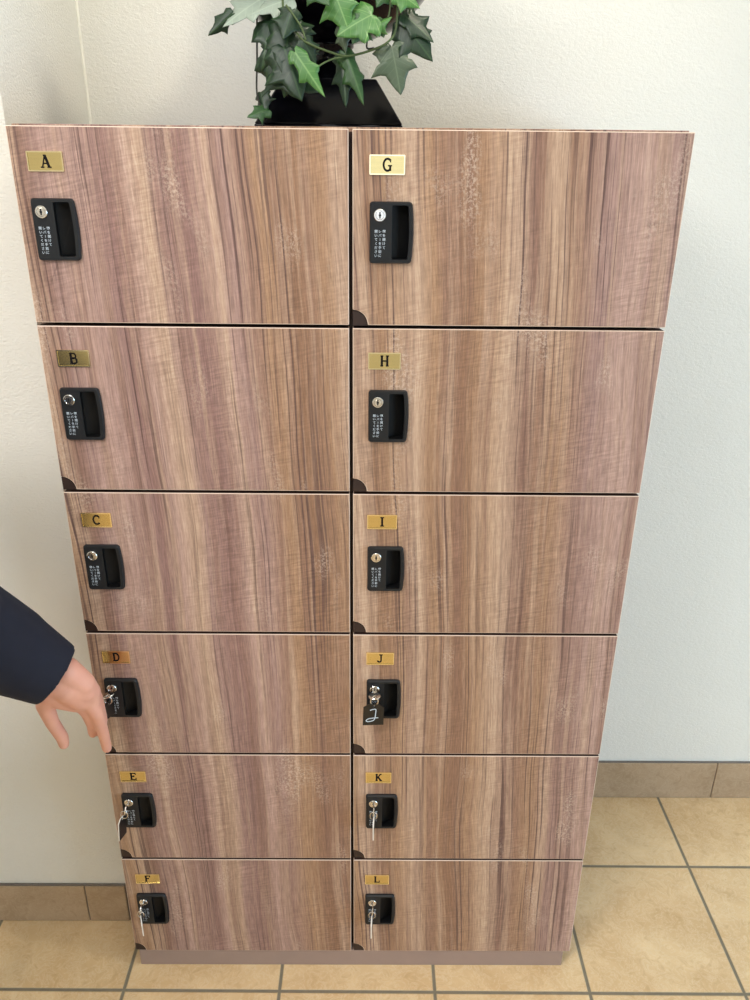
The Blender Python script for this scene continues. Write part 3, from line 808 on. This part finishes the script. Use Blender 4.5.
# ------------------------------------------------------------------ person reaching in from the left
def blob(bm, chain, flat_end=False, seg=18):
    """chain of (position, radius): spheres joined by tapered cones"""
    for i, (p, r) in enumerate(chain):
        if not (flat_end and i == len(chain)-1):
            bmesh.ops.create_icosphere(bm, subdivisions=3, radius=r, matrix=Matrix.Translation(p))
        if i:
            a, ra = Vector(chain[i-1][0]), chain[i-1][1]; b = Vector(p)
            d = b-a
            if d.length < 1e-5: continue
            q = d.to_track_quat('Z', 'Y').to_matrix().to_4x4()
            bmesh.ops.create_cone(bm, cap_ends=True, segments=seg, radius1=ra, radius2=r, depth=d.length, matrix=Matrix.Translation((a+b)/2) @ q)
def ell(bm, c, s, rot=(0, 0, 0)):
    from mathutils import Euler
    bmesh.ops.create_icosphere(bm, subdivisions=4, radius=1.0, matrix=Matrix.Translation(c) @ Euler(rot).to_matrix().to_4x4() @ Matrix.Diagonal((*s, 1)))
def remeshed(name, bm, mat, parent, vox, it=6):
    me = bpy.data.meshes.new(name); bm.to_mesh(me); bm.free()
    o = link(name, me, mat, parent)
    r = o.modifiers.new('remesh', 'REMESH'); r.mode = 'VOXEL'; r.voxel_size = vox; r.use_smooth_shade = True
    s = o.modifiers.new('smooth', 'SMOOTH'); s.factor = 0.5; s.iterations = it
    return o
PO = Vector((-0.40, -0.70, 0.0))
person = thing('person', 'person in navy long sleeve reaching in from the left, bare hand beside locker D', 'person', PO)
def V(x, y, z): return Vector((x, y, z))-PO
H = {'wrist': (-0.0104, -0.105, 0.8019), 'cuff': (-0.0085, -0.105, 0.8038), 'palm': [[((-0.0104, -0.105, 0.8019), 0.029), ((0.0035, -0.1, 0.7791), 0.0255), ((0.0137, -0.092, 0.7575), 0.022)], [((-0.0224, -0.105, 0.7846), 0.024), ((-0.0159, -0.098, 0.76), 0.018), ((0.0047, -0.09, 0.7441), 0.015)], [((0.0041, -0.105, 0.8152), 0.024), ((0.0217, -0.095, 0.7852), 0.021), ((0.0282, -0.085, 0.7622), 0.017)], [((-0.0002, -0.104, 0.7878), 0.026), ((0.0218, -0.092, 0.7694), 0.021), ((0.0293, -0.085, 0.7464), 0.014)]], 'fingers': [[((-0.0305, -0.105, 0.773), 0.02), ((-0.0421, -0.098, 0.746), 0.0145), ((-0.0399, -0.09, 0.7057), 0.0115), ((-0.0319, -0.082, 0.6682), 0.0105), ((-0.0317, -0.08, 0.6519), 0.009)], [((0.0106, -0.094, 0.7531), 0.014), ((0.0166, -0.082, 0.7199), 0.0108), ((0.0147, -0.066, 0.6824), 0.0095), ((0.0062, -0.048, 0.6485), 0.0082)], [((0.0231, -0.092, 0.7556), 0.014), ((0.0334, -0.084, 0.7175), 0.0112), ((0.0319, -0.068, 0.6674), 0.0098), ((0.0278, -0.052, 0.6197), 0.0085)], [((0.0292, -0.088, 0.7625), 0.0135), ((0.0315, -0.07, 0.7248), 0.0105), ((0.0268, -0.052, 0.6795), 0.0095), ((0.0149, -0.036, 0.6386), 0.0082)], [((0.0295, -0.085, 0.772), 0.012), ((0.0303, -0.066, 0.7379), 0.0092), ((0.0249, -0.048, 0.7014), 0.0085), ((0.0155, -0.036, 0.6708), 0.0075)]], 'sleeve': [((-0.1065, -0.28, 1.1039), 0.074), ((-0.1208, -0.16, 0.947), 0.074), ((-0.0758, -0.122, 0.8707), 0.069), ((-0.0109, -0.108, 0.8116), 0.0515)]}
bm = bmesh.new()
hips, chest, neck = V(-0.44, -0.80, 0.87), V(-0.32, -0.56, 1.10), V(-0.27, -0.42, 1.20)
headc = V(-0.24, -0.31, 1.30)
shl, shr = V(-0.22, -0.60, 1.09), V(-0.44, -0.42, 1.11)
wrist = V(*H['wrist'])
blob(bm, [(hips, 0.13), (V(-0.38, -0.68, 0.99), 0.12), (chest, 0.14), (neck, 0.065), (headc-Vector((0.01, 0.02, 0.03)), 0.055)])
SL = [V(*p) for p, r in H['sleeve']]
blob(bm, [(shl, 0.055), (SL[0], 0.045), (SL[1], 0.043), (SL[2], 0.037), (wrist, 0.0275)])
blob(bm, [(shr, 0.055), (V(-0.54, -0.30, 0.90), 0.042), (V(-0.48, -0.38, 0.66), 0.03)])
RH0 = Vector((0.18, -0.26, 0.0))
ell(bm, V(-0.655, -0.125, 0.60)+RH0, (0.03, 0.022, 0.05))
for k in range(4):
    blob(bm, [(V(-0.655+(k-1.5)*0.016, -0.125, 0.57)+RH0, 0.009), (V(-0.655+(k-1.5)*0.018, -0.13, 0.535)+RH0, 0.008), (V(-0.65+(k-1.5)*0.018, -0.14, 0.51+abs(k-1.5)*0.004)+RH0, 0.007)])
blob(bm, [(V(-0.64, -0.14, 0.63)+RH0, 0.011), (V(-0.625, -0.155, 0.59)+RH0, 0.009), (V(-0.625, -0.16, 0.565)+RH0, 0.008)])
for s, (k1, f1) in ((-1, (V(-0.50, -0.58, 0.48), V(-0.56, -0.78, 0.08))), (1, (V(-0.34, -0.68, 0.47), V(-0.36, -0.88, 0.08)))):
    hp = hips+Vector((s*0.07, -s*0.03, -0.02))
    blob(bm, [(hp, 0.095), (k1, 0.062), ((k1*0.6+f1*0.4), 0.058), (f1, 0.04)])
    ell(bm, f1+Vector((0.02, 0.06, -0.045)), (0.04, 0.11, 0.032))
# head with nose, brow, chin and ears, looking at the lockers
hd = Vector((0.62, 0.70, -0.35)).normalized(); side = hd.cross(Vector((0, 0, 1))).normalized(); upv = side.cross(hd)
ell(bm, headc, (0.078, 0.090, 0.105))
blob(bm, [(headc+hd*0.03-upv*0.04, 0.055), (headc+hd*0.05-upv*0.08, 0.03)])
blob(bm, [(headc+hd*0.082+upv*0.02, 0.010), (headc+hd*0.10-upv*0.02, 0.013)])
blob(bm, [(headc+hd*0.075+upv*0.03+side*0.04, 0.012), (headc+hd*0.080+upv*0.03-side*0.04, 0.012)])
blob(bm, [(headc+hd*0.082-upv*0.047+side*0.018, 0.007), (headc+hd*0.082-upv*0.047-side*0.018, 0.007)])
for s in (-1, 1): ell(bm, headc+side*0.082*s-hd*0.005, (0.012, 0.018, 0.03))
# hand: palm and five separate fingers
for ch in H['palm']: blob(bm, [(V(*p), r) for p, r in ch])
for ch in H['fingers']: blob(bm, [(V(*p), r) for p, r in ch])
body = remeshed('body', bm, skin, person, 0.0026, 5)
# clothes
bm = bmesh.new()
cuff = V(*H['cuff'])
blob(bm, [(hips+Vector((0, 0, 0.02)), 0.155), (V(-0.38, -0.68, 0.99), 0.15), (chest, 0.165), (neck-Vector((0.01, 0.03, 0.02)), 0.085)])
blob(bm, [(shl, 0.088)]+[(V(*p), r) for p, r in H['sleeve']], True)
blob(bm, [(shr, 0.085), (V(-0.54, -0.30, 0.90), 0.065), (V(-0.485, -0.375, 0.68), 0.048)], True)
j = remeshed('jacket', bm, navy, person, 0.005, 3)
bm = bmesh.new()
blob(bm, [(hips+Vector((-0.02, 0, 0)), 0.150), (hips-Vector((0, 0, 0.04)), 0.145)])
for s, (k1, f1) in ((-1, (V(-0.50, -0.58, 0.48), V(-0.56, -0.78, 0.08))), (1, (V(-0.34, -0.68, 0.47), V(-0.36, -0.88, 0.08)))):
    hp = hips+Vector((s*0.07, -s*0.03, -0.02))
    blob(bm, [(hp, 0.115), (k1, 0.083), ((k1*0.6+f1*0.4), 0.075), (f1+Vector((0, 0, 0.02)), 0.060)], True)
remeshed('trousers', bm, trouser, person, 0.006, 3)
for s, f1 in ((-1, V(-0.56, -0.78, 0.08)), (1, V(-0.36, -0.88, 0.08))):
    bm = bmesh.new(); ell(bm, f1+Vector((0.02, 0.06, -0.040)), (0.052, 0.135, 0.040)); ell(bm, f1+Vector((0, -0.01, -0.01)), (0.045, 0.05, 0.05))
    remeshed('shoe', bm, leather, person, 0.005, 3)
bm = bmesh.new()
ell(bm, headc-hd*0.018+upv*0.022, (0.092, 0.098, 0.105)); ell(bm, headc-hd*0.05-upv*0.02, (0.07, 0.07, 0.085))
remeshed('hair', bm, hair_m, person, 0.004, 3)
